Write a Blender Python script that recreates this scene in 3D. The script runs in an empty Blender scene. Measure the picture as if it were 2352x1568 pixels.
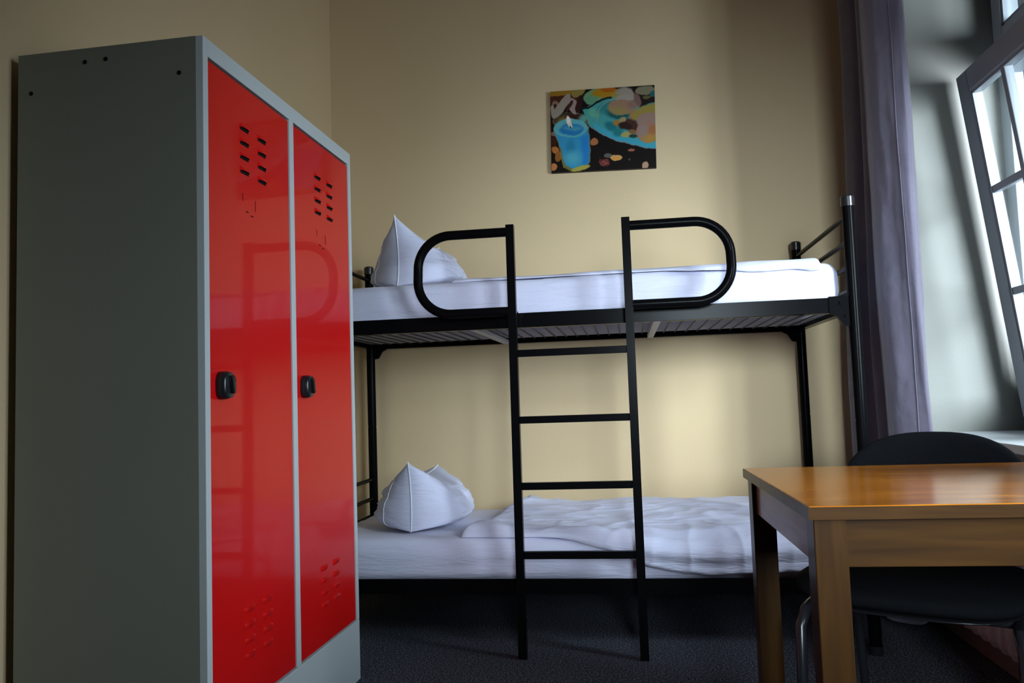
import bpy, bmesh, math, random
import numpy as np
from mathutils import Vector, Matrix, noise
random.seed(7)
S = bpy.context.scene
C = S.collection
PI = math.pi

# ------------------------------------------------------------------ camera
cam_d = bpy.data.cameras.new('camera'); cam = bpy.data.objects.new('camera', cam_d); C.objects.link(cam)
S.camera = cam
YAW, PITCH, ROLL, FPX = 0.1405, 0.0692, -0.0344, 1831.7
fw = Vector((-math.sin(YAW)*math.cos(PITCH), math.cos(YAW)*math.cos(PITCH), math.sin(PITCH)))
rt = fw.cross(Vector((0, 0, 1))).normalized(); up = rt.cross(fw)
r2 = rt*math.cos(ROLL) + up*math.sin(ROLL); u2 = -rt*math.sin(ROLL) + up*math.cos(ROLL)
M = Matrix((r2, u2, -fw)).transposed().to_4x4(); M.translation = (0, 0, 0.9278)
cam.matrix_world = M
cam_d.sensor_width = 36; cam_d.lens = 36*FPX/2352; cam_d.clip_start = 0.02

# ------------------------------------------------------------------ world, light, exposure
w = bpy.data.worlds.new('world'); S.world = w; w.use_nodes = True
bg = w.node_tree.nodes['Background']; bg.inputs[0].default_value = (0.62, 0.78, 1.0, 1); bg.inputs[1].default_value = 0.08
def daylight(name, loc, size, power, target, col=(0.80, 0.90, 1.0), spread=PI):
    d = bpy.data.lights.new(name, 'AREA'); d.shape = 'RECTANGLE'; d.size, d.size_y = size; d.energy = power; d.color = col; d.spread = spread
    o = bpy.data.objects.new(name, d); C.objects.link(o); o.location = loc
    o.rotation_euler = (Vector(target) - Vector(loc)).to_track_quat('-Z', 'Y').to_euler()
    return o
daylight('daylight_window_side', (2.35, 1.45, 1.6), (1.1, 1.4), 102, (0.35, 3.7, 0.7), spread=math.radians(100))
daylight('added_daylight_front', (2.15, 0.65, 1.55), (1.3, 1.3), 105, (0.1, 3.6, 0.6), spread=math.radians(92))  # lamp added outside an unseen window, lights the bed from front right
daylight('added_daylight_rear', (0.72, -1.95, 1.62), (0.7, 1.0), 12, (0.45, 3.9, 0.95), spread=math.radians(37))  # added fill light from behind the camera, beamed narrowly at the bed
S.view_settings.view_transform = 'Standard'; S.view_settings.look = 'None'
S.view_settings.exposure = 0.0; S.view_settings.gamma = 1.0; S.view_settings.use_curve_mapping = False

# ------------------------------------------------------------------ helpers
def srgb(r, g, b):
    def f(c):
        c /= 255.0
        return c/12.92 if c <= .04045 else ((c+.055)/1.055)**2.4
    return (f(r), f(g), f(b), 1)
def mat(name, col, rough=.6, metal=0, spec=.5, coat=0, coat_rough=.1, noise_scale=None, noise_amt=.06, bump=None, bump_scale=200, bump_dist=.002, sheen=0, bump_map=None):
    m = bpy.data.materials.new(name); m.use_nodes = True; nt = m.node_tree; b = nt.nodes['Principled BSDF']
    b.inputs['Base Color'].default_value = col; b.inputs['Roughness'].default_value = rough; b.inputs['Metallic'].default_value = metal
    b.inputs['Specular IOR Level'].default_value = spec; b.inputs['Coat Weight'].default_value = coat; b.inputs['Coat Roughness'].default_value = coat_rough
    b.inputs['Sheen Weight'].default_value = sheen
    tc = nt.nodes.new('ShaderNodeTexCoord')
    if noise_scale:
        n = nt.nodes.new('ShaderNodeTexNoise'); n.inputs['Scale'].default_value = noise_scale; n.inputs['Detail'].default_value = 4
        nt.links.new(tc.outputs['Object'], n.inputs['Vector'])
        mx = nt.nodes.new('ShaderNodeMix'); mx.data_type = 'RGBA'
        mx.inputs[6].default_value = [c*(1-noise_amt) for c in col[:3]]+[1]; mx.inputs[7].default_value = [min(1, c*(1+noise_amt)) for c in col[:3]]+[1]
        nt.links.new(n.outputs['Fac'], mx.inputs[0]); nt.links.new(mx.outputs[2], b.inputs['Base Color'])
    if bump:
        n = nt.nodes.new('ShaderNodeTexNoise'); n.inputs['Scale'].default_value = bump_scale; n.inputs['Detail'].default_value = 5
        if bump_map:
            mp = nt.nodes.new('ShaderNodeMapping'); mp.inputs['Scale'].default_value = bump_map; n.inputs['Distortion'].default_value = .8
            nt.links.new(tc.outputs['Object'], mp.inputs[0]); nt.links.new(mp.outputs[0], n.inputs['Vector'])
        else: nt.links.new(tc.outputs['Object'], n.inputs['Vector'])
        bp = nt.nodes.new('ShaderNodeBump'); bp.inputs['Strength'].default_value = bump; bp.inputs['Distance'].default_value = bump_dist
        nt.links.new(n.outputs['Fac'], bp.inputs['Height']); nt.links.new(bp.outputs['Normal'], b.inputs['Normal'])
    return m
MT = {}
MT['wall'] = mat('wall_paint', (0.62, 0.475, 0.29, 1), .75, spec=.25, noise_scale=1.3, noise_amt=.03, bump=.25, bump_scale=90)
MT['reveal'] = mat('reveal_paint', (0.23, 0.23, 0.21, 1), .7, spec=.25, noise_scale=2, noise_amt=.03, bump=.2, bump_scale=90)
MT['ceiling'] = mat('ceiling_paint', (0.55, 0.50, 0.42, 1), .8, spec=.2, noise_scale=2, noise_amt=.02)
MT['red'] = mat('red_enamel', (0.62, 0.006, 0.006, 1), .32, spec=.10, coat=.30, coat_rough=.05, bump=.08, bump_scale=260, bump_dist=.001)
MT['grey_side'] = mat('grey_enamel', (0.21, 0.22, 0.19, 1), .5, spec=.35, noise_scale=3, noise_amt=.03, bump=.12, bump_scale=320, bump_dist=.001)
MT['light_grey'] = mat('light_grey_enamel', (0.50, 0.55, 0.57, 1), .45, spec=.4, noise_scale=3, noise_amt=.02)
MT['dark_gap'] = mat('dark_slot', (0.01, 0.008, 0.008, 1), .9, spec=.1)
MT['black_metal'] = mat('black_lacquered_steel', (0.003, 0.003, 0.0035, 1), .22, spec=.03, noise_scale=20, noise_amt=.1)
MT['black_plastic'] = mat('black_plastic', (0.012, 0.012, 0.014, 1), .25, spec=.5, noise_scale=20, noise_amt=.1)
MT['brass'] = mat('lock_metal', (0.75, 0.7, 0.6, 1), .3, metal=1, noise_scale=20)
MT['slat_metal'] = mat('bare_grey_steel', (0.42, 0.42, 0.44, 1), .45, metal=.0, noise_scale=15)
MT['wire'] = mat('dark_wire', (0.02, 0.02, 0.02, 1), .5, noise_scale=15)
MT['steel_wire'] = mat('steel_wire', (0.5, 0.5, 0.54, 1), .5, noise_scale=15)
MT['linen'] = mat('white_linen', (0.62, 0.63, 0.80, 1), .85, spec=.15, noise_scale=3, noise_amt=.02, bump=.55, bump_scale=24, bump_dist=.010, sheen=.1, bump_map=(.35, 1.0, 2.2))
MT['linen_seam'] = mat('white_piping', (0.80, 0.82, 0.90, 1), .8, spec=.15, noise_scale=5, noise_amt=.02)
MT['curtain'] = mat('mauve_grey_velvet', (0.125, 0.11, 0.155, 1), .8, spec=.25, noise_scale=6, noise_amt=.22, bump=.4, bump_scale=9, bump_dist=.02, sheen=.35)
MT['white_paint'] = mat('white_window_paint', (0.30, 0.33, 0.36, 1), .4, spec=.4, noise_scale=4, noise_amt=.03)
MT['radiator'] = mat('radiator_enamel', (0.60, 0.57, 0.57, 1), .4, spec=.4, noise_scale=4, noise_amt=.03)
MT['sill'] = mat('sill_paint', (0.62, 0.65, 0.66, 1), .35, spec=.4, noise_scale=4, noise_amt=.04)
MT['black_fabric'] = mat('charcoal_upholstery', (0.006, 0.0068, 0.0085, 1), .95, spec=.1, noise_scale=120, noise_amt=.25, bump=.4, bump_scale=500, bump_dist=.001)
MT['chair_metal'] = mat('black_tube', (0.015, 0.016, 0.02, 1), .25, spec=.5, noise_scale=20, noise_amt=.1)

def glass_mat():
    m = bpy.data.materials.new('window_glass'); m.use_nodes = True; nt = m.node_tree; nt.nodes.clear()
    o = nt.nodes.new('ShaderNodeOutputMaterial'); t = nt.nodes.new('ShaderNodeBsdfTransparent'); g = nt.nodes.new('ShaderNodeBsdfGlossy')
    g.inputs['Roughness'].default_value = .01; t.inputs[0].default_value = (.93, .96, .96, 1)
    lw_ = nt.nodes.new('ShaderNodeLayerWeight'); lw_.inputs[0].default_value = .5
    pw = nt.nodes.new('ShaderNodeMath'); pw.operation = 'POWER'; pw.inputs[1].default_value = 4; nt.links.new(lw_.outputs['Facing'], pw.inputs[0])
    f = nt.nodes.new('ShaderNodeMath'); f.operation = 'MULTIPLY_ADD'; f.inputs[1].default_value = .75; f.inputs[2].default_value = .04; nt.links.new(pw.outputs[0], f.inputs[0]); x = nt.nodes.new('ShaderNodeMixShader')
    nt.links.new(f.outputs[0], x.inputs[0]); nt.links.new(t.outputs[0], x.inputs[1]); nt.links.new(g.outputs[0], x.inputs[2]); nt.links.new(x.outputs[0], o.inputs[0])
    return m
MT['glass'] = glass_mat()

def wood_mat(name, c1, c2, rough, axis, coat=.5):
    m = bpy.data.materials.new(name); m.use_nodes = True; nt = m.node_tree; b = nt.nodes['Principled BSDF']
    tc = nt.nodes.new('ShaderNodeTexCoord'); mp = nt.nodes.new('ShaderNodeMapping')
    sc = [14, 14, 14]; sc[axis] = 1.2; mp.inputs['Scale'].default_value = sc
    n = nt.nodes.new('ShaderNodeTexNoise'); n.inputs['Scale'].default_value = 3; n.inputs['Detail'].default_value = 8; n.inputs['Distortion'].default_value = .6
    r = nt.nodes.new('ShaderNodeValToRGB'); r.color_ramp.elements[0].color = c1; r.color_ramp.elements[1].color = c2
    r.color_ramp.elements[0].position = .3; r.color_ramp.elements[1].position = .68
    nt.links.new(tc.outputs['Object'], mp.inputs[0]); nt.links.new(mp.outputs[0], n.inputs['Vector']); nt.links.new(n.outputs['Fac'], r.inputs[0]); nt.links.new(r.outputs[0], b.inputs['Base Color'])
    b.inputs['Roughness'].default_value = rough; b.inputs['Specular IOR Level'].default_value = .3 if 'orange' in name else .12; b.inputs['Coat Weight'].default_value = coat; b.inputs['Coat Roughness'].default_value = .12
    bp = nt.nodes.new('ShaderNodeBump'); bp.inputs['Strength'].default_value = .12; bp.inputs['Distance'].default_value = .002
    nt.links.new(n.outputs['Fac'], bp.inputs['Height']); nt.links.new(bp.outputs[0], b.inputs['Normal'])
    return m
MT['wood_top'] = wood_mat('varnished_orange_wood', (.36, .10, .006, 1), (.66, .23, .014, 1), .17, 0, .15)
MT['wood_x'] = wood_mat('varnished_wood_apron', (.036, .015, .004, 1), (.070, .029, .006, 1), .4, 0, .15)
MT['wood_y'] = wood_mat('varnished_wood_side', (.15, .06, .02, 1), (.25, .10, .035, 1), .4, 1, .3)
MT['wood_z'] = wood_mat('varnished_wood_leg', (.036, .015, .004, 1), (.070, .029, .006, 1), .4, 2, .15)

def carpet_mat():
    m = bpy.data.materials.new('speckled_carpet'); m.use_nodes = True; nt = m.node_tree; b = nt.nodes['Principled BSDF']
    tc = nt.nodes.new('ShaderNodeTexCoord')
    n = nt.nodes.new('ShaderNodeTexNoise'); n.inputs['Scale'].default_value = 150; n.inputs['Detail'].default_value = 3; n.inputs['Roughness'].default_value = .7
    r = nt.nodes.new('ShaderNodeValToRGB'); e = r.color_ramp.elements
    e[0].position = .38; e[0].color = (.014, .016, .022, 1); e[1].position = .68; e[1].color = (.26, .28, .34, 1)
    k = e.new(.52); k.color = (.065, .072, .092, 1)
    nt.links.new(tc.outputs['Object'], n.inputs['Vector']); nt.links.new(n.outputs['Fac'], r.inputs[0]); nt.links.new(r.outputs[0], b.inputs['Base Color'])
    b.inputs['Roughness'].default_value = .95; b.inputs['Specular IOR Level'].default_value = .1
    bp = nt.nodes.new('ShaderNodeBump'); bp.inputs['Strength'].default_value = .8; bp.inputs['Distance'].default_value = .004
    nt.links.new(n.outputs['Fac'], bp.inputs['Height']); nt.links.new(bp.outputs[0], b.inputs['Normal'])
    return m
MT['carpet'] = carpet_mat()

class MB:
    def __init__(s): s.bm = bmesh.new()
    def box(s, x0, x1, y0, y1, z0, z1, bev=0, rot=None):
        r = bmesh.ops.create_cube(s.bm, size=1); vs = r['verts']
        cx, cy, cz = (x0+x1)/2, (y0+y1)/2, (z0+z1)/2
        for v in vs: v.co = Vector((v.co.x*(x1-x0), v.co.y*(y1-y0), v.co.z*(z1-z0)))
        if bev:
            es = list({e for v in vs for e in v.link_edges})
            q = bmesh.ops.bevel(s.bm, geom=es, offset=bev, segments=2, profile=.5, affect='EDGES')
            vs = list({v for f in q['faces'] for v in f.verts} | {v for v in vs if v.is_valid})
        for v in vs:
            if rot: v.co = rot @ v.co
            v.co += Vector((cx, cy, cz))
        return s
    def tube(s, pts, r, n=12, cap=True, closed=False, rect=None):
        pts = [Vector(p) for p in pts]; rings = []; N = len(pts); prev = None
        for i, p in enumerate(pts):
            a = pts[i-1] if i else (pts[-1] if closed else p); b = pts[(i+1) % N] if (i < N-1 or closed) else p
            t = (b-a).normalized()
            if prev is None:
                ref = Vector((0, 1, 0)) if abs(t.y) < .9 else Vector((1, 0, 0))
                u = t.cross(ref).normalized()
            else: u = (prev - t*prev.dot(t)).normalized()
            prev = u; v = t.cross(u)
            if rect:
                k = [(1, 1), (-1, 1), (-1, -1), (1, -1)]
                ring = [s.bm.verts.new(p + u*rect[0]/2*a_ + v*rect[1]/2*b_) for a_, b_ in k]
            else:
                rr = r[i] if isinstance(r, (list, tuple)) else r
                ring = [s.bm.verts.new(p + (u*math.cos(2*PI*k/n) + v*math.sin(2*PI*k/n))*rr) for k in range(n)]
            rings.append(ring)
        m = len(rings[0])
        for i in range(N if closed else N-1):
            A, B = rings[i], rings[(i+1) % N]
            for k in range(m): s.bm.faces.new((A[k], A[(k+1) % m], B[(k+1) % m], B[k]))
        if cap and not closed:
            s.bm.faces.new(rings[0][::-1]); s.bm.faces.new(rings[-1])
        return s
    def grid(s, P, closed_u=False):
        n, m = len(P), len(P[0]); V = [[s.bm.verts.new(p) for p in row] for row in P]
        for i in range(n-1):
            for j in range(m if closed_u else m-1):
                s.bm.faces.new((V[i][j], V[i][(j+1) % m], V[i+1][(j+1) % m], V[i+1][j]))
        return V
    def prism(s, poly, axis, a, b):
        def mk(p, q):
            return {0: (q, p[0], p[1]), 1: (p[0], q, p[1]), 2: (p[0], p[1], q)}[axis]
        A = [s.bm.verts.new(mk(p, a)) for p in poly]; B = [s.bm.verts.new(mk(p, b)) for p in poly]; n = len(poly)
        s.bm.faces.new(A); s.bm.faces.new(B[::-1])
        for k in range(n): s.bm.faces.new((A[k], B[k], B[(k+1) % n], A[(k+1) % n]))
        return s
    def build(s, name, m, parent=None, smooth=False, angle=40, xf=None):
        bm = s.bm
        if xf is not None: bmesh.ops.transform(bm, matrix=xf, verts=bm.verts)
        bmesh.ops.recalc_face_normals(bm, faces=bm.faces)
        me = bpy.data.meshes.new(name); bm.to_mesh(me); bm.free()
        me.materials.append(MT[m] if isinstance(m, str) else m)
        if smooth:
            me.polygons.foreach_set('use_smooth', [True]*len(me.polygons)); me.set_sharp_from_angle(angle=math.radians(angle))
        o = bpy.data.objects.new(name, me); C.objects.link(o)
        if parent:
            o.parent = parent
            if PW.get(parent.name) is not None: pass
        return o
PW = {}
def tag(o, label=None, cat=None, group=None, kind=None):
    if label: o['label'] = label
    if cat: o['category'] = cat
    if group: o['group'] = group
    if kind: o['kind'] = kind
    return o
def empty(name, loc, rz=0):
    o = bpy.data.objects.new(name, None); C.objects.link(o); o.location = loc; o.rotation_euler = (0, 0, rz); o.empty_display_size = .1
    return o
def keep_world(o, root):
    """mesh built in world coordinates, parent placed at its own base"""
    o.data.transform(root.matrix_basis.inverted())
def part(mb, name, m, root, **k):
    o = mb.build(name, m, root, **k)
    r = root
    mats = Matrix.Identity(4)
    chain = []
    while r: chain.append(r); r = r.parent
    for r in reversed(chain): mats = mats @ r.matrix_basis
    o.data.transform(mats.inverted())
    return o
def fnoise(x, y, z=0, o=3): return noise.fractal(Vector((x, y, z)), 1.0, 2.0, o)

# ------------------------------------------------------------------ room shell
XL, XR, YB, YF, ZC = -1.4665, 1.16, 3.911, -1.6, 3.25
XO = 1.57      # outer face of the thick window wall
T = .12
def struct(mb, name, m, label=None, **k):
    return tag(mb.build(name, m, **k), label, kind='structure')
struct(MB().box(XL-T, XO+.6, YF-T, YB+T, -.1, 0), 'floor', 'carpet', 'dark blue-grey speckled carpet floor')
struct(MB().box(XL-T, XO+.02, YF-T, YB+T, ZC, ZC+.1), 'ceiling', 'ceiling', 'ceiling')
struct(MB().box(XL-T, XL, YF-T, YB+T, 0, ZC), 'wall_left', 'wall', 'cream wall behind the locker')
struct(MB().box(XL, XO, YB, YB+T, 0, ZC), 'wall_back', 'wall', 'cream wall behind the bunk bed')
mb = MB()
for q4 in ((XL, .30, 0, ZC), (1.10, XO, 0, ZC), (.30, 1.10, 0, .90), (.30, 1.10, 2.25, ZC)): mb.box(q4[0], q4[1], YF-T, YF, q4[2], q4[3])
struct(mb, 'wall_front', 'wall', 'wall behind the camera')
w3 = empty('window_3', (.70, YF-.06, .90)); tag(w3, 'unseen plain white framed window added behind the camera', kind='structure')  # unseen window, added to let the rear fill light in
mb = MB()
for q4 in ((.30, .36, .90, 2.25), (1.04, 1.10, .90, 2.25), (.36, 1.04, .90, .96), (.36, 1.04, 2.19, 2.25)): mb.box(q4[0], q4[1], YF-.09, YF-.03, q4[2], q4[3], .003)
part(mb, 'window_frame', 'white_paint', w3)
part(MB().box(.355, 1.045, YF-.063, YF-.057, .955, 2.195), 'glass_pane', 'glass', w3)
# window wall with two openings
W1 = (1.80, 3.30); W2 = (.10, 1.50); ZS, ZT = .735, 2.95
mb = MB()
ys = [YF, W2[0], W2[1], W1[0], W1[1], YB]
for i in range(5):
    if i in (1, 3):
        mb.box(XR, XO, ys[i], ys[i+1], 0, ZS-.03); mb.box(XR, XO, ys[i], ys[i+1], ZT, ZC)
    else: mb.box(XR, XO, ys[i], ys[i+1], 0, ZC)
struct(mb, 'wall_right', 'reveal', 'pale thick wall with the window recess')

def window(idx, y0, y1, tilt, label):
    """fixed frame with transom, two sashes of glazing below, two lights above"""
    root = empty('window_%d' % idx, (XO-.05, (y0+y1)/2, ZS)); tag(root, label, kind='structure')
    xf0, xf1 = XO-.075, XO-.015; fwid = .075; ztr = 2.13
    fr = MB()
    fr.box(xf0, xf1, y0, y0+fwid, ZS, ZT, .004); fr.box(xf0, xf1, y1-fwid, y1, ZS, ZT, .004)
    fr.box(xf0, xf1, y0+fwid, y1-fwid, ZS, ZS+.065, .004); fr.box(xf0, xf1, y0+fwid, y1-fwid, ZT-.07, ZT, .004)
    ym = (y0+y1)/2
    fr.box(xf0, xf1, ym-.04, ym+.04, ZS+.065, ZT-.07, .004)
    fr.box(xf0-.01, xf1, y0+fwid, y1-fwid, ztr-.03, ztr+.07, .004)
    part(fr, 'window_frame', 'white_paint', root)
    part(MB().box(XR-.025, XO-.02, y0, y1, ZS-.03, ZS, .004), 'window_sill', 'sill', root)
    for k, (a, b) in enumerate(((y0+fwid, ym-.04), (ym+.04, y1-fwid))):
        for lower in (True, False):
            z0, z1 = (ZS+.065, ztr-.03) if lower else (ztr+.07, ZT-.07)
            if lower: z1 += .0
            st = .085 if lower else .07
            a2, b2 = a-.012, b+.012
            sb = MB(); xs0, xs1 = xf0-.035, xf0+.012
            sb.box(xs0, xs1, a2, a2+st, z0-.01, z1+.012, .005); sb.box(xs0, xs1, b2-st, b2, z0-.01, z1+.012, .005)
            sb.box(xs0, xs1, a2+st, b2-st, z0-.01, z0+st-.01, .005); sb.box(xs0, xs1, a2+st, b2-st, z1+.012-st, z1+.012, .005)
            # glazing beads
            g0, g1, h0, h1 = a2+st, b2-st, z0+st-.01, z1+.012-st
            mu = MB()
            nv = 1; nh = 2 if lower else 1
            for q in range(1, nv+1):
                yy = g0+(g1-g0)*q/(nv+1); mu.box(xs0+.008, xs1-.008, yy-.014, yy+.014, h0, h1, .003)
            for q in range(1, nh+1):
                zz = h0+(h1-h0)*q/(nh+1); mu.box(xs0+.009, xs1-.009, g0, g1, zz-.014, zz+.014, .003)
            for (aa, bb, cc, dd) in ((g0, g0+.012, h0, h1), (g1-.012, g1, h0, h1), (g0, g1, h0, h0+.012), (g0, g1, h1-.012, h1)):
                mu.box(xs0+.006, xs1-.006, aa, bb, cc, dd)
            gl = MB().box(xs0+.02, xs0+.026, g0+.002, g1-.002, h0+.002, h1-.002)
            hd = None
            if lower:
                hd = MB().box(xs0-.012, xs0, a2+.02 if k else b2-.05, a2+.05 if k else b2-.02, 1.30, 1.42, .004)
                yh = a2+.035 if k else b2-.035
                hd.tube([(xs0-.012, yh, 1.37), (xs0-.045, yh, 1.37), (xs0-.045, yh, 1.27)], .009, 8)
            if lower and tilt and k == 1:
                piv = Vector((xs1, 0, z0)); ang = tilt
                R = Matrix.Translation(piv) @ Matrix.Rotation(-ang, 4, 'Y') @ Matrix.Translation(-piv)
            else: R = Matrix.Identity(4)
            s_o = part(sb, 'window_sash', 'white_paint', root, xf=R)
            part(mu, 'muntin_bars', 'white_paint', s_o, xf=R)
            part(gl, 'glass_pane', 'glass', s_o, xf=R)
            if hd: part(hd, 'window_handle', 'white_paint', s_o, xf=R, smooth=True)
    return root
window(1, W1[0], W1[1], math.radians(6.4), 'white framed window with a tilted open sash above the sill')
window(2, W2[0], W2[1], 0, 'unseen white framed window added beside the camera')  # second one is unseen, added as a source for the front right light

# ------------------------------------------------------------------ locker
LA = -0.0195; LX, LY, LW, LD, LH, LB = -.9486, 1.7012, .955, .4877, 1.8, .197
locker = empty('locker', (LX, LY, 0), LA)
tag(locker, 'tall grey metal locker with two red doors and a light grey plinth', 'locker')
# local frame: -x is depth, +y is along the doors
def lk(mb, name, m, root=locker, **k): return mb.build(name, m, root, **k)
DT = 1.757; st = .022
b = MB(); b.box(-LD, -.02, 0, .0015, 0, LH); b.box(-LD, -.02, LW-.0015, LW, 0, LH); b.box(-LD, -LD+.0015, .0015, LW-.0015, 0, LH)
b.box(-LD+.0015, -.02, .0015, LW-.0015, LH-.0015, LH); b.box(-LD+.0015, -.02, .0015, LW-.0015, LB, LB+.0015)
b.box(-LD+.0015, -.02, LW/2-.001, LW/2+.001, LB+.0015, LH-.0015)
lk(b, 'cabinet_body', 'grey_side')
f = MB()
f.box(-.02, 0, 0, st, LB, LH, .0015); f.box(-.02, 0, LW-st, LW, LB, LH, .0015); f.box(-.02, 0, st, LW-st, DT, LH, .0015)
YM = .4767; f.box(-.02, 0, YM-.014, YM+.014, LB, DT, .0015)
lk(f, 'front_frame', 'light_grey')
lk(MB().box(-.02, 0, 0, LW, 0, LB-.001, .0015), 'plinth', 'light_grey')
for (a, z) in ((.452, 1.702), (.307, 1.766), (.252, 1.768), (.061, 1.715)):
    h = MB(); h.tube([(-a, -.0008, z), (-a, .004, z)], .0055, 12); lk(h, 'screw_hole', 'dark_gap')
for (d0, d1, off) in ((st+.003, YM-.017, 0), (YM+.017, LW-st-.003, .0)):
    dr = MB(); dr.box(-.018, -.003, d0, d1, LB+.004, DT-.006, .002)
    door = lk(dr, 'locker_door', 'red', smooth=False)
    dw = d1-d0
    # upper louvres: pressed slots seen from below (dark opening under a hood)
    c1, c2 = d0+dw*.40, d0+dw*.62
    for j, (cy, zz) in enumerate(((c1, 1.640), (c2, 1.640))):
        for q in range(4):
            z = zz - q*.0375
            lv = MB()
            P = []
            for i in range(9):
                t = -1+2*i/8; pr = (1-t*t)**.5 if abs(t) < 1 else 0
                P.append([Vector((-.003+.0005, cy+t*.024, z+.010)), Vector((-.003+.006*pr, cy+t*.024, z+.006)), Vector((-.003+.0075*pr, cy+t*.024, z))])
            lv.grid(P)
            lo = lv.build('vent_louvre', 'red', door, smooth=True, angle=70)
            sl = MB().box(-.0036, -.0024, cy-.022, cy+.022, z-.007, z+.003, .0004)
            sl.build('vent_slot', 'dark_gap', door)
    # lower vents: embossed hoods turned the other way up
    for cy in (c1, c2):
        for q in range(4):
            z = .428 - q*.037
            lv = MB(); P = []
            for i in range(9):
                t = -1+2*i/8; pr = (1-t*t)**.5 if abs(t) < 1 else 0
                P.append([Vector((-.003+.0005, cy+t*.024, z-.010)), Vector((-.003+.006*pr, cy+t*.024, z-.004)), Vector((-.003+.010*pr, cy+t*.024, z+.004)), Vector((-.0028, cy+t*.024, z+.007))])
            lv.grid(P); lv.build('vent_louvre', 'red', door, smooth=True, angle=70)
    # label holder punched below the upper vents
    for q4 in ((c1+.055, c1+.057, 1.435, 1.465), (c1+.005, c1+.018, 1.424, 1.427), (c1+.03, c1+.044, 1.418, 1.421), (c1-.012, c1-.010, 1.45, 1.47)):
        MB().box(-.0034, -.0024, *q4).build('label_slot', 'dark_gap', door)
    #-.0034, -.0024, c1+.055, c1+.057, 1.435, 1.465); n.box(-.0034, -.0024, c1+.005, c1+.018, 1.424, 1.427); n.box(-.0034, -.0024, c1+.03, c1+.044, 1.418, 1.421); n.box(-.0034, -.0024, c1-.012, c1-.010, 1.45, 1.47)
    # twist lock handle
    yl, zl = d0+.052, .980
    lo = MB()
    prof = []
    for i in range(24):
        a = 2*PI*i/24; ca, sa = math.cos(a), math.sin(a)
        rx, rz = .030, .032
        prof.append((rx*math.copysign(abs(ca)**.75, ca), rz*math.copysign(abs(sa)**.75, sa)-(.006 if sa < 0 else 0)*(1-ca)/2))
    rings = []
    for (x, s_) in ((-.003, 1.0), (.010, 1.0), (.018, .92), (.021, .80)):
        rings.append([Vector((x, yl+p[0]*s_, zl+p[1]*s_)) for p in prof])
    V = lo.grid(rings, True); lo.bm.faces.new(V[-1]); lo.bm.faces.new(V[0][::-1])
    lock = lo.build('lock_handle', 'black_plastic', door, smooth=True, angle=50)
    gr = MB(); gr.box(.020, .030, yl-.006, yl+.006, zl-.022, zl+.022, .003, rot=Matrix.Rotation(.2, 3, 'X')); gr.build('twist_grip', 'black_plastic', lock)
    ky = MB(); ky.tube([(.020, yl+.010, zl+.001), (.0245, yl+.010, zl+.001)], .0045, 12); ky.build('key_cylinder', 'brass', lock, smooth=True)

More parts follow.
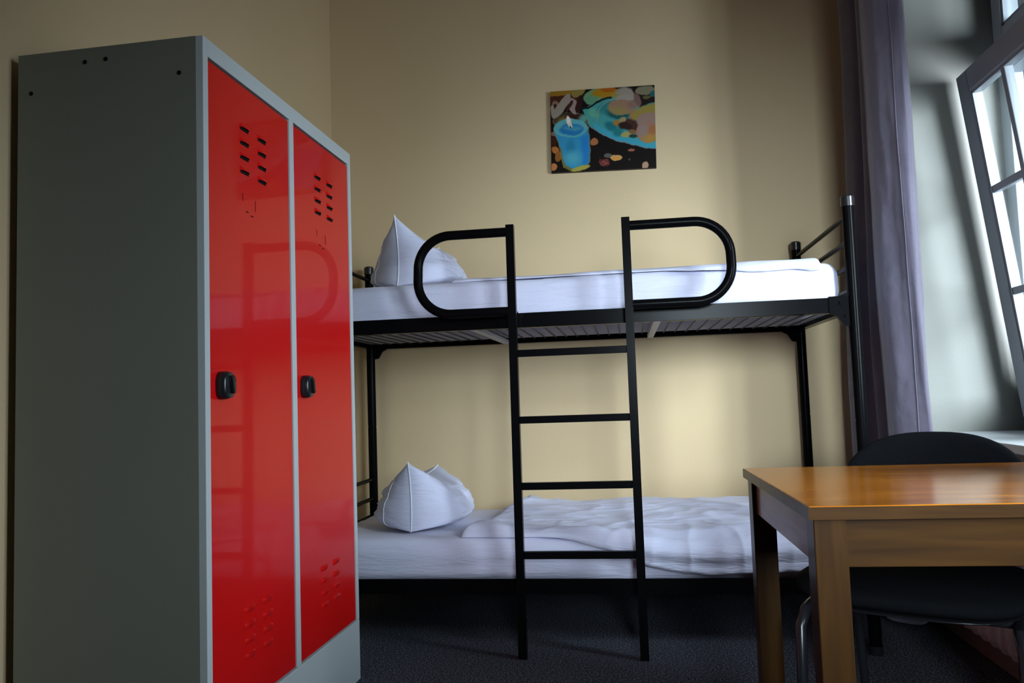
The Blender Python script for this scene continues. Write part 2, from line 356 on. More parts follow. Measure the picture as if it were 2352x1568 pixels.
# ------------------------------------------------------------------ picture
def picture():
    P = empty('canvas_picture', (-.061, YB-.001, 2.23)); P.rotation_euler = (0, math.radians(1.3), 0)
    tag(P, 'canvas picture of a lit blue candle and turquoise dish, hung on cream wall', 'picture')
    Wd, Ht, D = .513, .412, .022
    NX, NY = 300, 240
    u, v = np.meshgrid(np.linspace(0, 1, NX+1), np.linspace(0, 1, NY+1))   # v down
    TL, TR, BR, BL = (262, 265), (1690, 178), (1752, 1300), (308, 1388)
    X = (1-u)*(1-v)*TL[0]+u*(1-v)*TR[0]+u*v*BR[0]+(1-u)*v*BL[0]
    Y = (1-u)*(1-v)*TL[1]+u*(1-v)*TR[1]+u*v*BR[1]+(1-u)*v*BL[1]
    X0, Y0 = X.copy(), Y.copy()
    for (ax, ay, fx, fy, ph) in ((6, 5, 70, 95, .3), (3, 3, 31, 27, 1.9), (2, 2, 13, 17, 4.)):
        X = X+ax*np.sin(Y0/fy+ph+.7*np.sin(X0/fx)); Y = Y+ay*np.sin(X0/fx+ph*2+.7*np.sin(Y0/fy))
    img = np.zeros(X.shape+(3,)); img[:] = (18, 10, 8)
    def blend(m, c):
        m = np.clip(m, 0, 1)[..., None]; img[:] = img*(1-m)+np.array(c, float)*m
    def ell(cx, cy, rx, ry, c, rot=0, soft=.12, ring=None):
        a = math.radians(rot); dx, dy = X-cx, Y-cy
        p = (dx*math.cos(a)+dy*math.sin(a))/rx; q = (-dx*math.sin(a)+dy*math.cos(a))/ry
        d = np.sqrt(p*p+q*q)
        if ring: blend(1-np.abs(d-1)/ring, c)
        else: blend((1-d)/soft+.5, c)
    def poly(pts, c, soft=6):
        x, y = X, Y; n = len(pts); ins = np.zeros(X.shape, bool); dist = np.full(X.shape, 1e9)
        for i in range(n):
            x1, y1 = pts[i]; x2, y2 = pts[(i+1) % n]
            cond = (y1 > y) != (y2 > y)
            xi = (x2-x1)*(y-y1)/((y2-y1) if y2 != y1 else 1e-9)+x1
            ins ^= cond & (x < xi)
            t = np.clip(((x-x1)*(x2-x1)+(y-y1)*(y2-y1))/((x2-x1)**2+(y2-y1)**2+1e-9), 0, 1)
            dist = np.minimum(dist, np.hypot(x-x1-t*(x2-x1), y-y1-t*(y2-y1)))
        blend(np.where(ins, dist, -dist)/soft+.5, c)
    def line(pts, wd, c, a=1):
        dist = np.full(X.shape, 1e9)
        for i in range(len(pts)-1):
            x1, y1 = pts[i]; x2, y2 = pts[i+1]
            t = np.clip(((X-x1)*(x2-x1)+(Y-y1)*(y2-y1))/((x2-x1)**2+(y2-y1)**2), 0, 1)
            dist = np.minimum(dist, np.hypot(X-x1-t*(x2-x1), Y-y1-t*(y2-y1)))
        blend(a*np.clip((wd-dist)/5+.5, 0, 1), c)
    ell(420, 350, 260, 90, (74, 36, 22)); ell(440, 275, 280, 42, (150, 108, 28), -6); ell(650, 270, 110, 60, (140, 120, 60), -30)
    ell(330, 450, 55, 60, (135, 100, 85)); ell(325, 470, 25, 35, (60, 25, 20))
    ell(420, 470, 62, 200, (152, 138, 122), 33); ell(300, 540, 30, 90, (150, 138, 125), -10)
    ell(590, 470, 68, 120, (155, 132, 125), -25); ell(660, 440, 40, 130, (50, 20, 18), 10)
    ell(530, 470, 25, 90, (70, 30, 26), 25)
    ell(960, 330, 240, 120, (110, 150, 110), -8); ell(830, 370, 90, 60, (95, 145, 110), -30)
    ell(1040, 280, 200, 70, (168, 122, 22), -4, .3); ell(1060, 238, 110, 35, (170, 88, 20), -2, .4)
    ell(1300, 330, 150, 120, (156, 142, 130), 20, .3); ell(1180, 350, 90, 60, (150, 140, 70), 0, .5)
    poly([(715, 520), (800, 450), (950, 395), (1120, 350), (1350, 350), (1500, 420), (1800, 400), (1800, 1045), (1600, 1030), (1400, 992), (1200, 935), (1020, 870), (900, 800), (815, 735)], (68, 152, 150), 10)
    poly([(880, 700), (1000, 760), (1250, 880), (1500, 930), (1800, 960), (1800, 1040), (1600, 1028), (1400, 990), (1200, 932), (1020, 865), (900, 795)], (62, 158, 182), 30)
    ell(870, 560, 90, 60, (95, 165, 140), 30, .6); ell(1050, 480, 130, 70, (45, 125, 130), -30, .8)
    line([(690, 500), (800, 480), (900, 420), (1000, 370), (1100, 348)], 14, (22, 28, 24))
    line([(1180, 360), (1080, 390), (1000, 440), (950, 510), (928, 590), (928, 680)], 6, (150, 155, 135), .8)
    line([(815, 738), (900, 803), (1020, 872), (1200, 938), (1400, 995), (1600, 1034), (1800, 1045)], 5, (150, 140, 150), .8)
    ell(1220, 570, 170, 70, (20, 80, 85), 5, .5); ell(1120, 740, 90, 60, (30, 110, 120), 20, .6); ell(1220, 820, 70, 60, (35, 120, 125), 0, .7)
    ell(1300, 370, 130, 60, (160, 148, 135), 10, .3)
    ell(1250, 480, 190, 105, (152, 118, 92), 6, .15); ell(1200, 530, 130, 55, (150, 130, 80), 8, .6); ell(1420, 440, 100, 60, (140, 108, 95), 0, .4)
    poly([(1380, 235), (1480, 200), (1720, 170), (1720, 400), (1600, 430), (1500, 490), (1490, 400), (1420, 300)], (32, 20, 18), 20)
    ell(1560, 250, 135, 62, (128, 120, 95), -8); ell(1680, 300, 45, 40, (30, 95, 100)); ell(1590, 340, 60, 25, (95, 90, 55), -10, .4)
    ell(1460, 380, 45, 90, (120, 92, 85), -20, .4)
    ell(1440, 600, 80, 70, (160, 118, 75), 0, .4); ell(1590, 540, 200, 85, (152, 132, 62), -25, .2); ell(1420, 740, 180, 80, (70, 42, 34), 20, .4)
    ell(1640, 680, 170, 130, (150, 122, 110), 10, .2)
    ell(1200, 690, 52, 42, (158, 118, 60)); ell(1275, 660, 48, 45, (158, 140, 100)); ell(1310, 740, 90, 50, (45, 26, 22), 10, .4)
    ell(1325, 860, 70, 36, (165, 155, 92), -8); ell(1415, 820, 45, 35, (130, 95, 60)); ell(1420, 880, 60, 25, (40, 60, 50))
    ell(1610, 815, 150, 145, (158, 116, 100), 0, .08); ell(1640, 900, 110, 60, (175, 130, 62), 0, .7); ell(1560, 790, 60, 90, (150, 128, 118), 0, .9); ell(1690, 790, 50, 60, (165, 105, 60), 0, .9)
    for e in ((885, 960, 52, 50, (170, 105, 62)), (1200, 1168, 84, 40, (205, 155, 90)), (1085, 1145, 50, 30, (92, 92, 86)), (1045, 1240, 74, 50, (92, 34, 30)), (1398, 1070, 50, 18, (160, 95, 75)),
              (1600, 1270, 42, 55, (180, 145, 115)), (1385, 1198, 16, 12, (75, 75, 75)), (345, 1070, 52, 52, (178, 108, 50)), (395, 1160, 48, 75, (145, 90, 36)), (340, 1310, 48, 52, (190, 118, 66)),
              (330, 940, 40, 90, (60, 26, 14)), (330, 850, 50, 30, (120, 100, 90))): ell(*e)
    for i in range(60):
        a, b2 = random.gauss(0, 1), random.gauss(0, 1); ell(1045+35*a, 1240+22*b2, 5, 4, (150, 90, 80))
    ell(1200, 1180, 50, 18, (215, 150, 60), 0, .7)
    # glass and candle
    ell(560, 680, 240, 105, (80, 62, 40), 0, .05); ell(480, 660, 110, 50, (120, 100, 45), -20, .6); ell(600, 620, 120, 40, (60, 22, 20), 0, .5); ell(730, 640, 60, 60, (90, 150, 140), 0, .8)
    poly([(318, 770), (808, 745), (822, 900), (838, 1230), (800, 1320), (600, 1372), (480, 1320), (430, 1150), (395, 1000)], (120, 105, 45), 8)
    poly([(325, 790), (802, 750), (812, 900), (822, 1240), (760, 1300), (600, 1332), (500, 1290), (450, 1130), (395, 980)], (52, 142, 182), 8)
    poly([(700, 900), (812, 850), (822, 1240), (740, 1300)], (35, 122, 190), 50); ell(560, 1060, 60, 120, (40, 125, 160), 0, .9); ell(600, 1180, 110, 90, (80, 165, 185), 0, 1)
    ell(562, 770, 238, 130, (92, 168, 178), -3, .05); ell(575, 790, 165, 82, (32, 116, 172), -3, .25); ell(590, 770, 120, 40, (55, 145, 180), 0, .6)
    ell(560, 672, 246, 112, (150, 148, 120), 0, ring=.03); line([(322, 770), (395, 990), (430, 1150), (480, 1320)], 4, (160, 150, 110), .6); line([(812, 745), (828, 1000), (842, 1240)], 4, (130, 170, 160), .6)
    ell(720, 1318, 130, 34, (170, 158, 70), -14, .2)
    ell(540, 690, 34, 84, (218, 206, 190), -18, .2); ell(528, 660, 20, 50, (235, 225, 212), -18, .4); line([(552, 745), (560, 775)], 7, (10, 20, 25))
    lin = (np.clip(img/255, 0, 1)); lin = np.where(lin <= .04045, lin/12.92, ((lin+.055)/1.055)**2.4)
    lin = np.clip(lin*.9, 0, .9)
    # front face: a fine grid that carries the printed picture as a colour attribute
    xs = (u-.5)*Wd; zs = (.5-v)*Ht
    verts = np.stack([xs, np.full(xs.shape, -D-.0006), zs], -1).reshape(-1, 3)
    idx = np.arange((NX+1)*(NY+1)).reshape(NY+1, NX+1)
    fc = np.stack([idx[:-1, :-1], idx[1:, :-1], idx[1:, 1:], idx[:-1, 1:]], -1).reshape(-1, 4)
    me = bpy.data.meshes.new('printed_canvas'); me.from_pydata(verts.tolist(), [], fc.tolist())
    ca = me.color_attributes.new('print', 'FLOAT_COLOR', 'POINT')
    ca.data.foreach_set('color', np.concatenate([lin.reshape(-1, 3), np.ones(((NX+1)*(NY+1), 1))], 1).astype(np.float32).ravel())
    m = bpy.data.materials.new('printed_picture'); m.use_nodes = True; nt = m.node_tree; b = nt.nodes['Principled BSDF']; b.inputs['Roughness'].default_value = .55; b.inputs['Specular IOR Level'].default_value = .12
    at = nt.nodes.new('ShaderNodeVertexColor'); at.layer_name = 'print'; nt.links.new(at.outputs[0], b.inputs['Base Color'])
    me.materials.append(m); o = bpy.data.objects.new('printed_canvas', me); C.objects.link(o); o.parent = P
    MB().box(-Wd/2, Wd/2, -D, 0, -Ht/2, Ht/2, .001).build('stretcher_frame', mat('canvas_edge', (.05, .035, .03, 1), .8, noise_scale=30), P)
picture()

# ------------------------------------------------------------------ bunk bed
BXL, BXR, BYF, BYB, ZP = -1.262, .812, 2.965, 3.852, 1.606
bed = empty('bunk_bed', ((BXL+BXR)/2, (BYF+BYB)/2, 0))
tag(bed, 'black steel two-tier bunk bed with ladder and looped guard rails', 'bunk bed')
R = .021
for x in (BXL, BXR):
    for y in (BYF, BYB):
        t = MB(); t.tube([(x, y, .004), (x, y, .80)], R, 20); t.tube([(x, y, .80), (x, y, .806)], R-.0015, 20); t.tube([(x, y, .806), (x, y, ZP-.035)], R, 20)
        po = part(t, 'post', 'black_metal', bed, smooth=True, angle=50)
        c = MB(); c.tube([(x, y, ZP-.04), (x, y, ZP-.006), (x, y, ZP)], [R+.003, R+.003, R-.003], 20); part(c, 'post_cap', 'black_plastic', po, smooth=True)
        c = MB(); c.tube([(x, y, 0), (x, y, .03)], R+.003, 16); part(c, 'foot_cap', 'black_plastic', po, smooth=True)
def lev(ztop, zmesh):
    h = .055
    for y, s in ((BYF, 1), (BYB, -1)):
        r = MB(); y0, y1 = sorted((y-s*.012, y-s*.009))
        # angle-iron rail: vertical web with an inward flange below
        r.box(BXL+R, BXR-R, y-.004, y+.004, ztop-h, ztop, .001); fy = sorted((y+s*.004, y+s*.035)); r.box(BXL+R, BXR-R, fy[0], fy[1], ztop-h, ztop-h+.004)
        part(r, 'side_rail', 'black_metal', bed)
    for x, s in ((BXL, 1), (BXR, -1)):
        r = MB(); xx = sorted((x+s*.0, x+s*.008)); r.box(xx[0], xx[1], BYF+R, BYB-R, ztop-h, ztop-.004, .001)
        fx = sorted((x+s*.008, x+s*.035)); r.box(fx[0], fx[1], BYF+R, BYB-R, ztop-h, ztop-h+.004); part(r, 'end_rail', 'black_metal', bed)
        for y, t in ((BYF, 1), (BYB, -1)):
            q = MB(); px = x+s*R*.5
            q.prism([(px, ztop+.004), (px+s*.075, ztop+.004), (px+s*.075, ztop-h), (px+s*.05, ztop-h-.012), (px+s*.03, ztop-h-.045), (px, ztop-h-.05)], 1, y-.009, y+.009)
            q.tube([(px+s*.035, y-.013, ztop-.02), (px+s*.035, y+.013, ztop-.02)], .007, 8); q.tube([(px+s*.02, y-.013, ztop-h-.012), (px+s*.02, y+.013, ztop-h-.012)], .006, 8)
            part(q, 'corner_bracket', 'black_metal', bed)
    m = MB(); x0, x1, y0, y1 = BXL+.012, BXR-.012, BYF+.006, BYB-.006
    n = 40
    for i in range(1, n):
        x = x0+(x1-x0)*i/n; m.tube([(x, y0, zmesh), (x, y1, zmesh)], .0032, 6)
    part(m, 'cross_wires', 'wire', bed, smooth=True); m = MB()
    n = 19
    for i in range(1, n):
        y = y0+(y1-y0)*i/n; m.tube([(x0, y, zmesh+.0045), (x1, y, zmesh+.0045)], .0026, 6)
    part(m, 'wire_mesh_base', 'steel_wire', bed, smooth=True)
    for x in (-.568, .121):
        part(MB().box(x-.014, x+.014, BYF+.004, BYB-.004, zmesh-.024, zmesh-.005, .002), 'cross_slat', 'slat_metal', bed)
lev(1.241, 1.208); lev(.258, .225)
for x in (BXL, BXR):
    for z in (1.535, 1.443, 1.352, 1.266, .545, .452, .370, .285):
        part(MB().tube([(x, BYF, z), (x, BYB, z)], .0095, 12), 'end_bar', 'black_metal', bed, smooth=True)
# ladder
yb_, yt_ = 2.874, 2.910; ZL = 1.566
def ly(z): return yb_+(yt_-yb_)*z/ZL
LXL, LXR = -.405, .0215
l = MB()
for x in (LXL, LXR): l.tube([(x, ly(0), .001), (x, ly(ZL), ZL)], 0, rect=(.030, .030))
ladder = part(l, 'ladder', 'black_metal', bed); ladder['label'] = 'black ladder uprights'
for z in (1.085, .842, .604, .360):
    part(MB().box(LXL+.015, LXR-.015, ly(z)-.011, ly(z)+.011, z-.013, z+.013, .002), 'ladder_rung', 'black_metal', ladder)
def loop(x0, x1, zt, zb, rad):
    s = 1 if x1 > x0 else -1; pts = [(x0, ly(zt), zt)]
    for k in range(13):
        a = PI/2*k/12; pts.append((x1-s*rad+s*rad*math.sin(a), ly(zt), zt-rad+rad*math.cos(a)))
    for k in range(13):
        a = PI/2*k/12; pts.append((x1-s*rad+s*rad*math.cos(a), ly(zb), zb+rad-rad*math.sin(a)))
    pts.append((x0, ly(zb), zb))
    part(MB().tube(pts, .0175, 18), 'guard_loop', 'black_metal', ladder, smooth=True)
loop(LXL-.013, -.760, 1.541, 1.243, .125); loop(LXR+.013, .389, 1.536, 1.245, .125)
for x in (LXL, LXR):
    k = MB(); k.box(x-.012, x+.012, ly(1.235)+.012, BYF+.012, 1.2425, 1.247); k.box(x-.012, x+.012, BYF+.0045, BYF+.009, 1.215, 1.2425); part(k, 'ladder_hook', 'black_metal', ladder)

# ------------------------------------------------------------------ soft things
def rounded_loop(w, h, r, n):
    """closed loop of points around a rounded rectangle, evenly spaced"""
    pts = []; segs = [((-w/2+r, -h/2), (w/2-r, -h/2)), (w/2-r, -h/2+r, -PI/2), ((w/2, -h/2+r), (w/2, h/2-r)), (w/2-r, h/2-r, 0), ((w/2-r, h/2), (-w/2+r, h/2)), (-w/2+r, h/2-r, PI/2), ((-w/2, h/2-r), (-w/2, -h/2+r)), (-w/2+r, -h/2+r, PI)]
    per = 2*(w-2*r)+2*(h-2*r)+2*PI*r
    for sg in segs:
        if len(sg) == 2:
            (ax, ay), (bx, by) = sg; L = math.hypot(bx-ax, by-ay); k = max(1, int(round(n*L/per)))
            pts += [(ax+(bx-ax)*i/k, ay+(by-ay)*i/k) for i in range(k)]
        else:
            cx, cy, a0 = sg; k = max(3, int(round(n*(PI/2*r)/per)))
            pts += [(cx+r*math.cos(a0+PI/2*i/k), cy+r*math.sin(a0+PI/2*i/k)) for i in range(k)]
    return pts
def slab(mb, x0, x1, y0, y1, z0, z1, r, disp, nx=200, nl=150):
    cx, cy, cz = (x0+x1)/2, (y0+y1)/2, (z0+z1)/2; L = x1-x0
    base = rounded_loop(y1-y0, z1-z0, r, nl); rows = []
    re = min(.05, (z1-z0)*.42); xs = []
    for k in range(7): xs.append((x0+re*(1-math.cos(PI/2*k/6)), 1-math.sin(PI/2*k/6)))
    for k in range(1, nx): xs.append((x0+re+(L-2*re)*k/nx, 0))
    for k in range(7): xs.append((x1-re*(1-math.cos(PI/2*(6-k)/6)), 1-math.sin(PI/2*(6-k)/6)))
    for x, ins in xs:
        row = []
        for (a, b_) in base:
            sa = 1-ins*re/((y1-y0)/2); sb = 1-ins*re/((z1-z0)/2)
            p = Vector((x, cy+a*sa, cz+b_*sb)); nrm = Vector((0, a/((y1-y0)/2), b_/((z1-z0)/2)*.999))
            nn = Vector((0, math.copysign(max(0, abs(nrm.y)-.9)*10, nrm.y), math.copysign(max(0, abs(nrm.z)-.6)*2.5, nrm.z)))
            row.append(p + nn.normalized()*disp(p) if nn.length > .01 else p)
        rows.append(row)
    V = mb.grid(rows, True); mb.bm.faces.new(V[0][::-1]); mb.bm.faces.new(V[-1])
def ridges(p, sx, sz, seed):
    """long creases running roughly along x"""
    v = fnoise(p.x*sx+seed, p.z*sz+p.y*4+.9*math.sin(p.x*1.7+seed), seed)
    return v
def mattress(z0, z1, seed, label, amp=.004):
    mb = MB()
    def d(p):
        f = ridges(p, 2.0, 26, seed); g = fnoise(p.x*1.6, p.y*1.6, seed+p.z*3)
        return amp*f + .005*g - (.0012 if f < 0 else 0)
    slab(mb, -1.232, .782, 2.990, 3.828, z0, z1, .045, d)
    o = mb.build('mattress', 'linen', smooth=True, angle=80)
    tag(o, label, 'mattress', 'mattresses of the bunk bed'); return o
mattress(1.2165, 1.378, 3.1, 'white sheeted mattress lying on the upper tier of the bunk bed')
mattress(.2335, .398, 9.7, 'white sheeted mattress lying on the lower tier of the bunk bed', .005)

def duvet(name, xl_front, xl_rear, xr, y_rear, y_front, ztop, thick, drop, hgt, seed, label, fade=.04):
    """a rumpled cover: lies on the mattress top, rolls over its front edge by drop(x)"""
    NX, NT = 230, 110; top = []; bot = []
    R_ = .05
    for i in range(NX+1):
        s = i/NX; ra, rb = [], []
        for j in range(NT+1):
            t = j/NT
            # edge shape: left hem runs obliquely
            wob = .02*fnoise(t*3, seed, 1) ; yy0 = y_rear - .03*fnoise(s*5, seed, 2)
            xl = xl_rear+(xl_front-xl_rear)*t + wob; x = xl+(xr-xl)*s
            L1 = yy0-y_front; dr = drop(x)+.012*fnoise(x*5, seed, 6); tot = L1+max(0.0, dr)
            q = t*tot
            arc = R_*PI/2
            if q <= L1-R_*.0: y = yy0-q; z = ztop; n = Vector((0, 0, 1))
            else:
                e = q-L1; a = min(e/R_, PI/2); y = y_front-R_*math.sin(a); z = ztop-R_*(1-math.cos(a)); n = Vector((0, -math.sin(a), math.cos(a)))
                if e > arc: z -= e-arc
            h_ = hgt(x, y, t, s)
            ed = min(s*(xr-xl)/.05, (1-s)*(xr-xl)/.05, t*tot/.05, (1-t)*tot/fade, 1); ed = math.sqrt(max(0, 1-(1-ed)**2))
            p = Vector((x, y, z))
            ra.append(p+n*(.002+(thick+h_)*ed)); rb.append(p+n*.0015)
        top.append(ra); bot.append(rb)
    mb = MB(); A = mb.grid(top); B = mb.grid([list(r) for r in bot])
    bmf = mb.bm.faces.new
    for i in range(NX):
        bmf((A[i][0], B[i][0], B[i+1][0], A[i+1][0])); bmf((A[i][NT], A[i+1][NT], B[i+1][NT], B[i][NT]))
    for j in range(NT):
        bmf((A[0][j], A[0][j+1], B[0][j+1], B[0][j])); bmf((A[NX][j], B[NX][j], B[NX][j+1], A[NX][j+1]))
    o = mb.build(name, 'linen', smooth=True, angle=80); tag(o, label, 'duvet', 'folded white duvets on the bunk bed'); return o
def sm(a, b, x):
    t = max(0, min(1, (x-a)/(b-a))); return t*t*(3-2*t)
def crease(x, y, seed, f=3.0):
    v = noise.noise(Vector((x*f+seed, y*f*1.6, seed))); w2 = noise.noise(Vector((x*f*2.3+seed+5+v, y*f*4+v*2, seed+1)))
    return (1-abs(v))**3*.5 + (1-abs(w2)*1.2)**3*.35
def h_low(x, y, t, s):
    base = .012*fnoise(x*2.5, y*3, 4.2)+.020*crease(x, y, 11)
    front = sm(3.06, 2.98, y)
    base += .014*sm(3.25, 3.7, y) + .03*math.exp(-((x+.52)/.12)**2)*sm(3.3, 3.75, y) + .030*math.exp(-((x+.56)/.10)**2-((y-3.07)/.08)**2)
    base += front*.010*math.sin(y*0+x*2 + 60*(t-.9))
    return base*(.6+.4*(1-sm(.3, .8, x)))
duvet('duvet', -.640, -.50, .775, 3.81, 2.995+.02, .3995, .020, lambda x: -.0+.155*sm(-.40, .25, x), h_low, 2.3,
      'rumpled white duvet spread over the lower mattress and hanging over its front edge')
def h_up(x, y, t, s):
    return .006*fnoise(x*2.5, y*3, 7.7)+.011*crease(x, y, 21)*sm(3.0, 3.3, y)+.036*sm(3.1, 3.65, y)*sm(-.6, .3, x)
duvet('duvet', -.650, -.62, .715, 3.80, 3.03, 1.3795, .024, lambda x: .012+.045*sm(.0, .6, x), h_up, 5.9,
      'flat white duvet laid on the upper mattress behind the guard loops', .20)

def pillow(cx, cy, z0, L, H, T, rz, sag, lean, seed, label, front_peak=0., rear_drop=0.):
    N = 64
    def pos(u, v, side):
        e = ((1-u**4)*(1-v**4)); e = max(e, 0)**.62
        th = T*e*(1-.40*v)*(.85+.15*(1-u*u))
        y = u*L/2*(1-.10*(1-v*v)); 
        z = v*H/2*(1-.08*(1-u*u))
        tp = (v+1)/2
        z -= sag*(1-abs(u)**1.6)*tp**1.5
        z -= rear_drop*tp**2*max(0, u)**1.5
        z += front_peak*tp**3*max(0, -u)**2
        x = side*th + lean*tp**1.3
        # pulled-in hollows and small folds running from the corners
        cr = crease(u*.6+side*2, v*.6, seed, 2.2)
        x += side*e*(.014*fnoise(u*2.2+seed, v*2.2, side*3)+.012*(cr-.3))
        z = z+H/2+z0
        if z < z0+.03: z = z0+.001+(.03-.001)*math.exp((z-z0-.03)/.03)
        return Vector((x, y, z))
    mb = MB(); G = {}
    for side in (1, -1):
        for i in range(N+1):
            for j in range(N+1):
                b_ = i in (0, N) or j in (0, N)
                if b_ and side == -1: G[(side, i, j)] = G[(1, i, j)]; continue
                u = math.sin((i/N-.5)*PI)*.35+(2*i/N-1)*.65; v = math.sin((j/N-.5)*PI)*.35+(2*j/N-1)*.65
                G[(side, i, j)] = mb.bm.verts.new(pos(u, v, side if not b_ else 0))
    for side in (1, -1):
        for i in range(N):
            for j in range(N):
                q = [G[(side, i, j)], G[(side, i+1, j)], G[(side, i+1, j+1)], G[(side, i, j+1)]]
                mb.bm.faces.new(q if side == 1 else q[::-1])
    root_m = Matrix.Translation((cx, cy, 0)) @ Matrix.Rotation(rz, 4, 'Z')
    o = mb.build('pillow', 'linen', smooth=True, angle=60)
    o.matrix_basis = root_m; tag(o, label, 'pillow', 'white pillows propped at the head of the beds')
    # piped seam round the border and a hem stitched near the front end
    sp = []
    for i in range(0, N+1): sp.append((-1, 2*i/N-1))
    for i in range(1, N+1): sp.append((2*i/N-1, 1))
    sm_ = MB().tube([pos(a, b_, 0) for a, b_ in sp], .0028, 6); sm_.build('seam', 'linen_seam', o, smooth=True)
    hm = MB()
    hm.tube([pos(-.80, -.9+1.75*k/30, -1)+Vector((-.001, 0, 0)) for k in range(31)], .0016, 6); hm.build('hem', 'linen_seam', o, smooth=True)
pillow(-.865, 3.34, .399, .50, .265, .175, math.radians(0), .045, -.005, 4.4, 'plump white pillow with two peaked corners on the lower mattress', .02, .035)
pillow(-.865, 3.35, 1.379, .50, .272, .165, math.radians(-8), .055, -.005, 8.8, 'tall pointed white pillow on the upper mattress behind the left guard loop', .03, .02)

# ------------------------------------------------------------------ curtain
def curtain():
    root = empty('curtain', (1.04, 3.35, 0)); tag(root, 'long mauve-grey curtain drawn back beside the window', 'curtain')
    base = [(1.13, 3.73), (1.10, 3.77), (1.04, 3.74), (1.06, 3.66), (1.11, 3.61), (1.07, 3.52), (1.035, 3.47), (1.08, 3.40), (1.11, 3.35), (1.06, 3.29), (1.0, 3.24), (.962, 3.19), (.958, 3.14), (.975, 3.10), (1.002, 3.065), (1.030, 3.035), (1.052, 3.02), (1.070, 3.045), (1.092, 3.09), (1.10, 3.16)]
    def cr(P, t):
        n = len(P)-1; f = t*n; i = min(int(f), n-1); f -= i
        p0, p1, p2, p3 = [Vector(P[max(0, min(n, i+k))]) for k in (-1, 0, 1, 2)]
        return .5*((2*p1)+(p2-p0)*f+(2*p0-5*p1+4*p2-p3)*f*f+(3*p1-p0-3*p2+p3)*f**3)
    NZ, NU = 110, 240; Z1 = 3.05
    rows = []; back = []
    for k in range(NZ+1):
        z = .02+(Z1-.02)*k/NZ; row = []
        tuck = sm(.72, .35, z)
        for i in range(NU+1):
            u = i/NU; p = cr(base, u)
            sp = 1+.12*sm(2.4, .6, z)
            y = 3.73+(p.y-3.73)*(1-.325*tuck); x = p.x
            x -= .055*sm(2.6, .8, z)*sm(3.35, 3.65, p.y)
            x += .007*fnoise(u*9, z*1.3, 3)*(1-.5*z/Z1) + .006*math.sin(z*3+u*22)*sm(2.5, .5, z)
            y += .008*fnoise(u*7, z*1.1, 8)
            x = min(x, 1.135)
            row.append(Vector((x, y, z)))
        rows.append(row)
    mb = MB(); mb.grid(rows)
    o = part(mb, 'curtain_cloth', 'curtain', root, smooth=True, angle=80)
    s = o.modifiers.new('thick', 'SOLIDIFY'); s.thickness = .003; s.offset = 0
    hm = MB().tube([rows[k][int(NU*.775)]+Vector((0, -.002, 0)) for k in range(NZ+1)], .0022, 6)
    part(hm, 'side_hem', 'curtain', root, smooth=True)
    r = empty('curtain_rod', (1.05, 2.6, 3.08)); tag(r, 'dark rod above the window that carries the curtain', 'curtain rod')
    part(MB().tube([(1.05, 1.3, 3.085), (1.05, 3.80, 3.085)], .014, 14), 'rod', 'black_metal', r, smooth=True)
    for y in (1.4, 3.78): part(MB().box(1.04, XR, y-.01, y+.01, 3.075, 3.095, .002), 'rod_bracket', 'black_metal', r)
    for k in range(12):
        rg = MB()
        y = 3.05+.06*k; cc = [(1.05+.02*math.cos(2*PI*q/14), y, 3.081+.02*math.sin(2*PI*q/14)) for q in range(14)]; rg.tube(cc, .002, 6, closed=True); part(rg, 'curtain_ring', 'black_metal', root, smooth=True)
curtain()

# ------------------------------------------------------------------ radiator under the sill
rad = empty('radiator', (1.10, 2.5, .12)); tag(rad, 'white ribbed panel radiator below the window sill behind the chair', 'radiator')
RX, Y0, Y1, Z0, Z1 = 1.065, 1.75, 3.20, .12, .56
P = []; n = int((Y1-Y0)/.0333*8)
for i in range(n+1):
    y = Y0+(Y1-Y0)*i/n; dx = .006*math.copysign(abs(math.sin(2*PI*i/16))**.5, math.sin(2*PI*i/16))
    P.append([Vector((RX+dx+.01, y, Z0)), Vector((RX+dx, y, Z0+.02)), Vector((RX+dx, y, Z1-.02)), Vector((RX+dx+.01, y, Z1))])
mb = MB(); mb.grid(P); mb.box(RX+.012, 1.13, Y0, Y1, Z0, Z1)
part(mb, 'ribbed_panel', 'radiator', rad)
part(MB().box(RX-.004, 1.135, Y1, Y1+.012, Z0, Z1+.012, .003), 'side_cover', 'radiator', rad)
part(MB().box(RX-.004, 1.135, Y0-.012, Y0, Z0, Z1+.012, .003), 'side_cover', 'radiator', rad)
g = MB()
for i in range(60): g.box(RX+.004, 1.13, Y0+.01+i*.0240, Y0+.018+i*.0240, Z1, Z1+.01)
g.box(RX, RX+.006, Y0, Y1, Z1, Z1+.011); part(g, 'top_grille', 'radiator', rad)
for y in (2.0, 2.95): part(MB().box(1.13, XR, y-.02, y+.02, .2, .45), 'wall_bracket', 'radiator', rad)
part(MB().tube([(1.10, 1.85, 0), (1.10, 1.85, .13)], .009, 10), 'pipe', 'radiator', rad, smooth=True)

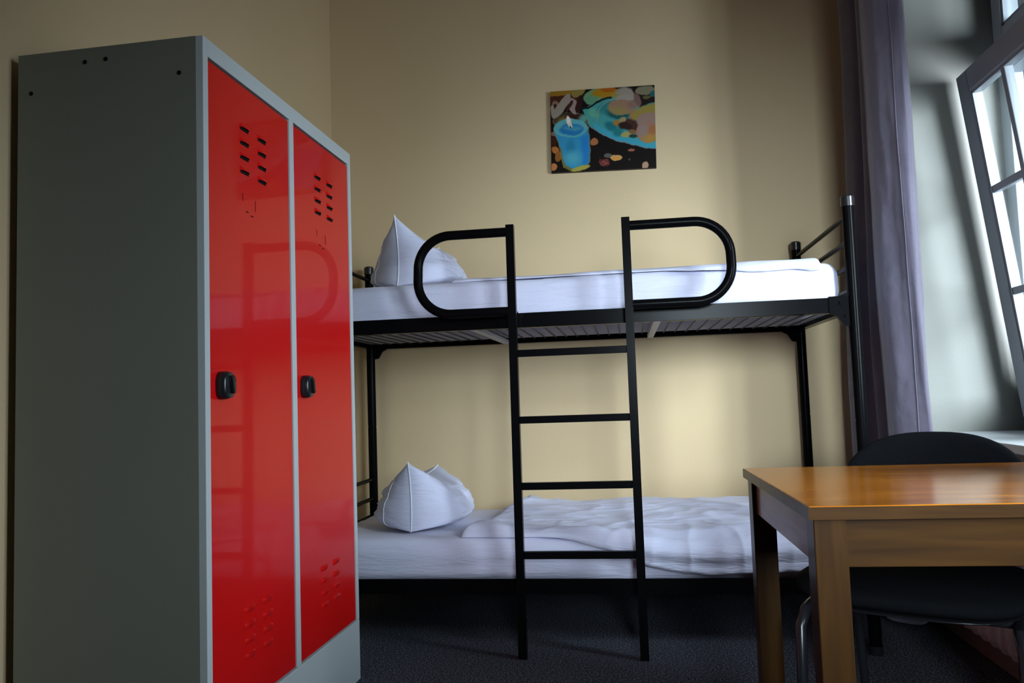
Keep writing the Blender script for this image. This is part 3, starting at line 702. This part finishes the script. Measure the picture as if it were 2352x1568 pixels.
# ------------------------------------------------------------------ table
TA = .014; tab = empty('table', (.3022, 1.4603, 0), TA)
tag(tab, 'small wooden table with a glossy orange-brown top, in front of the window', 'table')
TW, TD, TZ = .745, .718, .720
top_ = MB().box(.0015, TW-.0015, .0015, TD-.0015, TZ-.0235, TZ, .002).build('table_top', 'wood_top', tab)
for q4 in ((0, TW, 0, .0015), (0, TW, TD-.0015, TD), (0, .0015, .0015, TD-.0015), (TW-.0015, TW, .0015, TD-.0015)):
    MB().box(*q4, TZ-.0235, TZ-.0015).build('edge_band', 'wood_x', top_)['label'] = 'darker brown edge band'
lw = .056; ins = .010
for (x, y) in ((ins, ins), (TW-ins-lw, ins), (ins, TD-ins-lw), (TW-ins-lw, TD-ins-lw)):
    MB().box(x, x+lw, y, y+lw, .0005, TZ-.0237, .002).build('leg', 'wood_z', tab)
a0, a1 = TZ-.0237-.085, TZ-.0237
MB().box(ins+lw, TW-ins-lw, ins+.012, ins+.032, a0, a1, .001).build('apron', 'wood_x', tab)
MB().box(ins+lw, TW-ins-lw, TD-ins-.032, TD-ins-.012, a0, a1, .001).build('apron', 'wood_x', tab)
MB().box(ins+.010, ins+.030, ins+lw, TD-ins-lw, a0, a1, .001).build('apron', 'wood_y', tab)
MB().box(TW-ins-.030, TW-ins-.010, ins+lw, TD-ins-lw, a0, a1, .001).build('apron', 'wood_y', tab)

# ------------------------------------------------------------------ chair (local: faces -y)
CH = empty('chair', (.705, 2.125, 0), math.radians(-28))
tag(CH, 'black upholstered visitor chair with tubular legs, pushed under the table', 'chair')
def cushion(w, d, h, pr, fn, n=40, p=3.2):
    """superelliptic padded shape, fn maps (a,b,c) local to final"""
    mb = MB(); rows = []
    for i in range(n+1):
        ph = -PI/2+PI*i/n; row = []
        for j in range(2*n):
            th = 2*PI*j/(2*n); cs, sn = math.cos(th), math.sin(th)
            cp, sp = math.cos(ph), math.sin(ph)
            rr = (abs(cs)**p+abs(sn)**p)**(-1/p)
            cpp = max(cp, 0)**.45
            row.append(Vector(fn(w/2*cs*rr*cpp, d/2*sn*rr*cpp, h/2*math.copysign(abs(sp)**.8, sp))))
        rows.append(row)
    V = mb.grid(rows, True); bmesh.ops.remove_doubles(mb.bm, verts=mb.bm.verts, dist=1e-5)
    return mb
cushion(.50, .46, .062, 0, lambda a, b_, c: (a*(1-.04*(b_/.22)), b_-.10, .462+c+.004*math.cos(a*6)-.010*sm(-.12, -.22, b_))).build('seat', 'black_fabric', CH, smooth=True, angle=60)
cushion(.44, .41, .016, 0, lambda a, b_, c: (a, b_-.10, .425+c)).build('seat_pan', 'black_plastic', CH, smooth=True, angle=60)
LN = math.radians(9)
def bk(a, b_, c):   # a across, b up, c thickness
    k = .045*(1-(a/.23)**2)
    y = .225+k+c+math.sin(LN)*b_; z = .635+b_*math.cos(LN)
    return (a*(1-.08*(b_/.16)), y, z)
cushion(.47, .315, .048, 0, lambda a, b_, c: bk(a, b_+.018*math.copysign(1, b_)*(0-(a/.235)**2)*0, c), p=2.6).build('backrest', 'black_fabric', CH, smooth=True, angle=60)
tr = .0125
for s in (-1, 1):
    x = s*.222
    MB().tube([(x, -.29, .012), (x, -.285, .25), (x, -.275, .37), (x*.97, -.25, .405), (x*.95, -.20, .412), (x*.95, .20, .412), (x*.97, .238, .405)], tr, 14).build('front_leg', 'chair_metal', CH, smooth=True)
    MB().tube([(x, .30, .012), (x, .255, .25), (x*.98, .235, .38), (x*.97, .245, .47), (x*.85, .262, .54), (x*.7, .275, .62), (x*.62, .290, .72)], tr, 14).build('rear_leg', 'chair_metal', CH, smooth=True)
    for y in (-.29, .30): MB().tube([(x, y, 0), (x, y, .03)], .015, 12).build('leg_cap', 'black_plastic', CH, smooth=True)
MB().tube([(-.21, -.20, .412), (.21, -.20, .412)], .010, 10).build('crossbar', 'chair_metal', CH, smooth=True)
MB().tube([(-.23, .237, .395), (.23, .237, .395)], .010, 10).build('crossbar', 'chair_metal', CH, smooth=True)
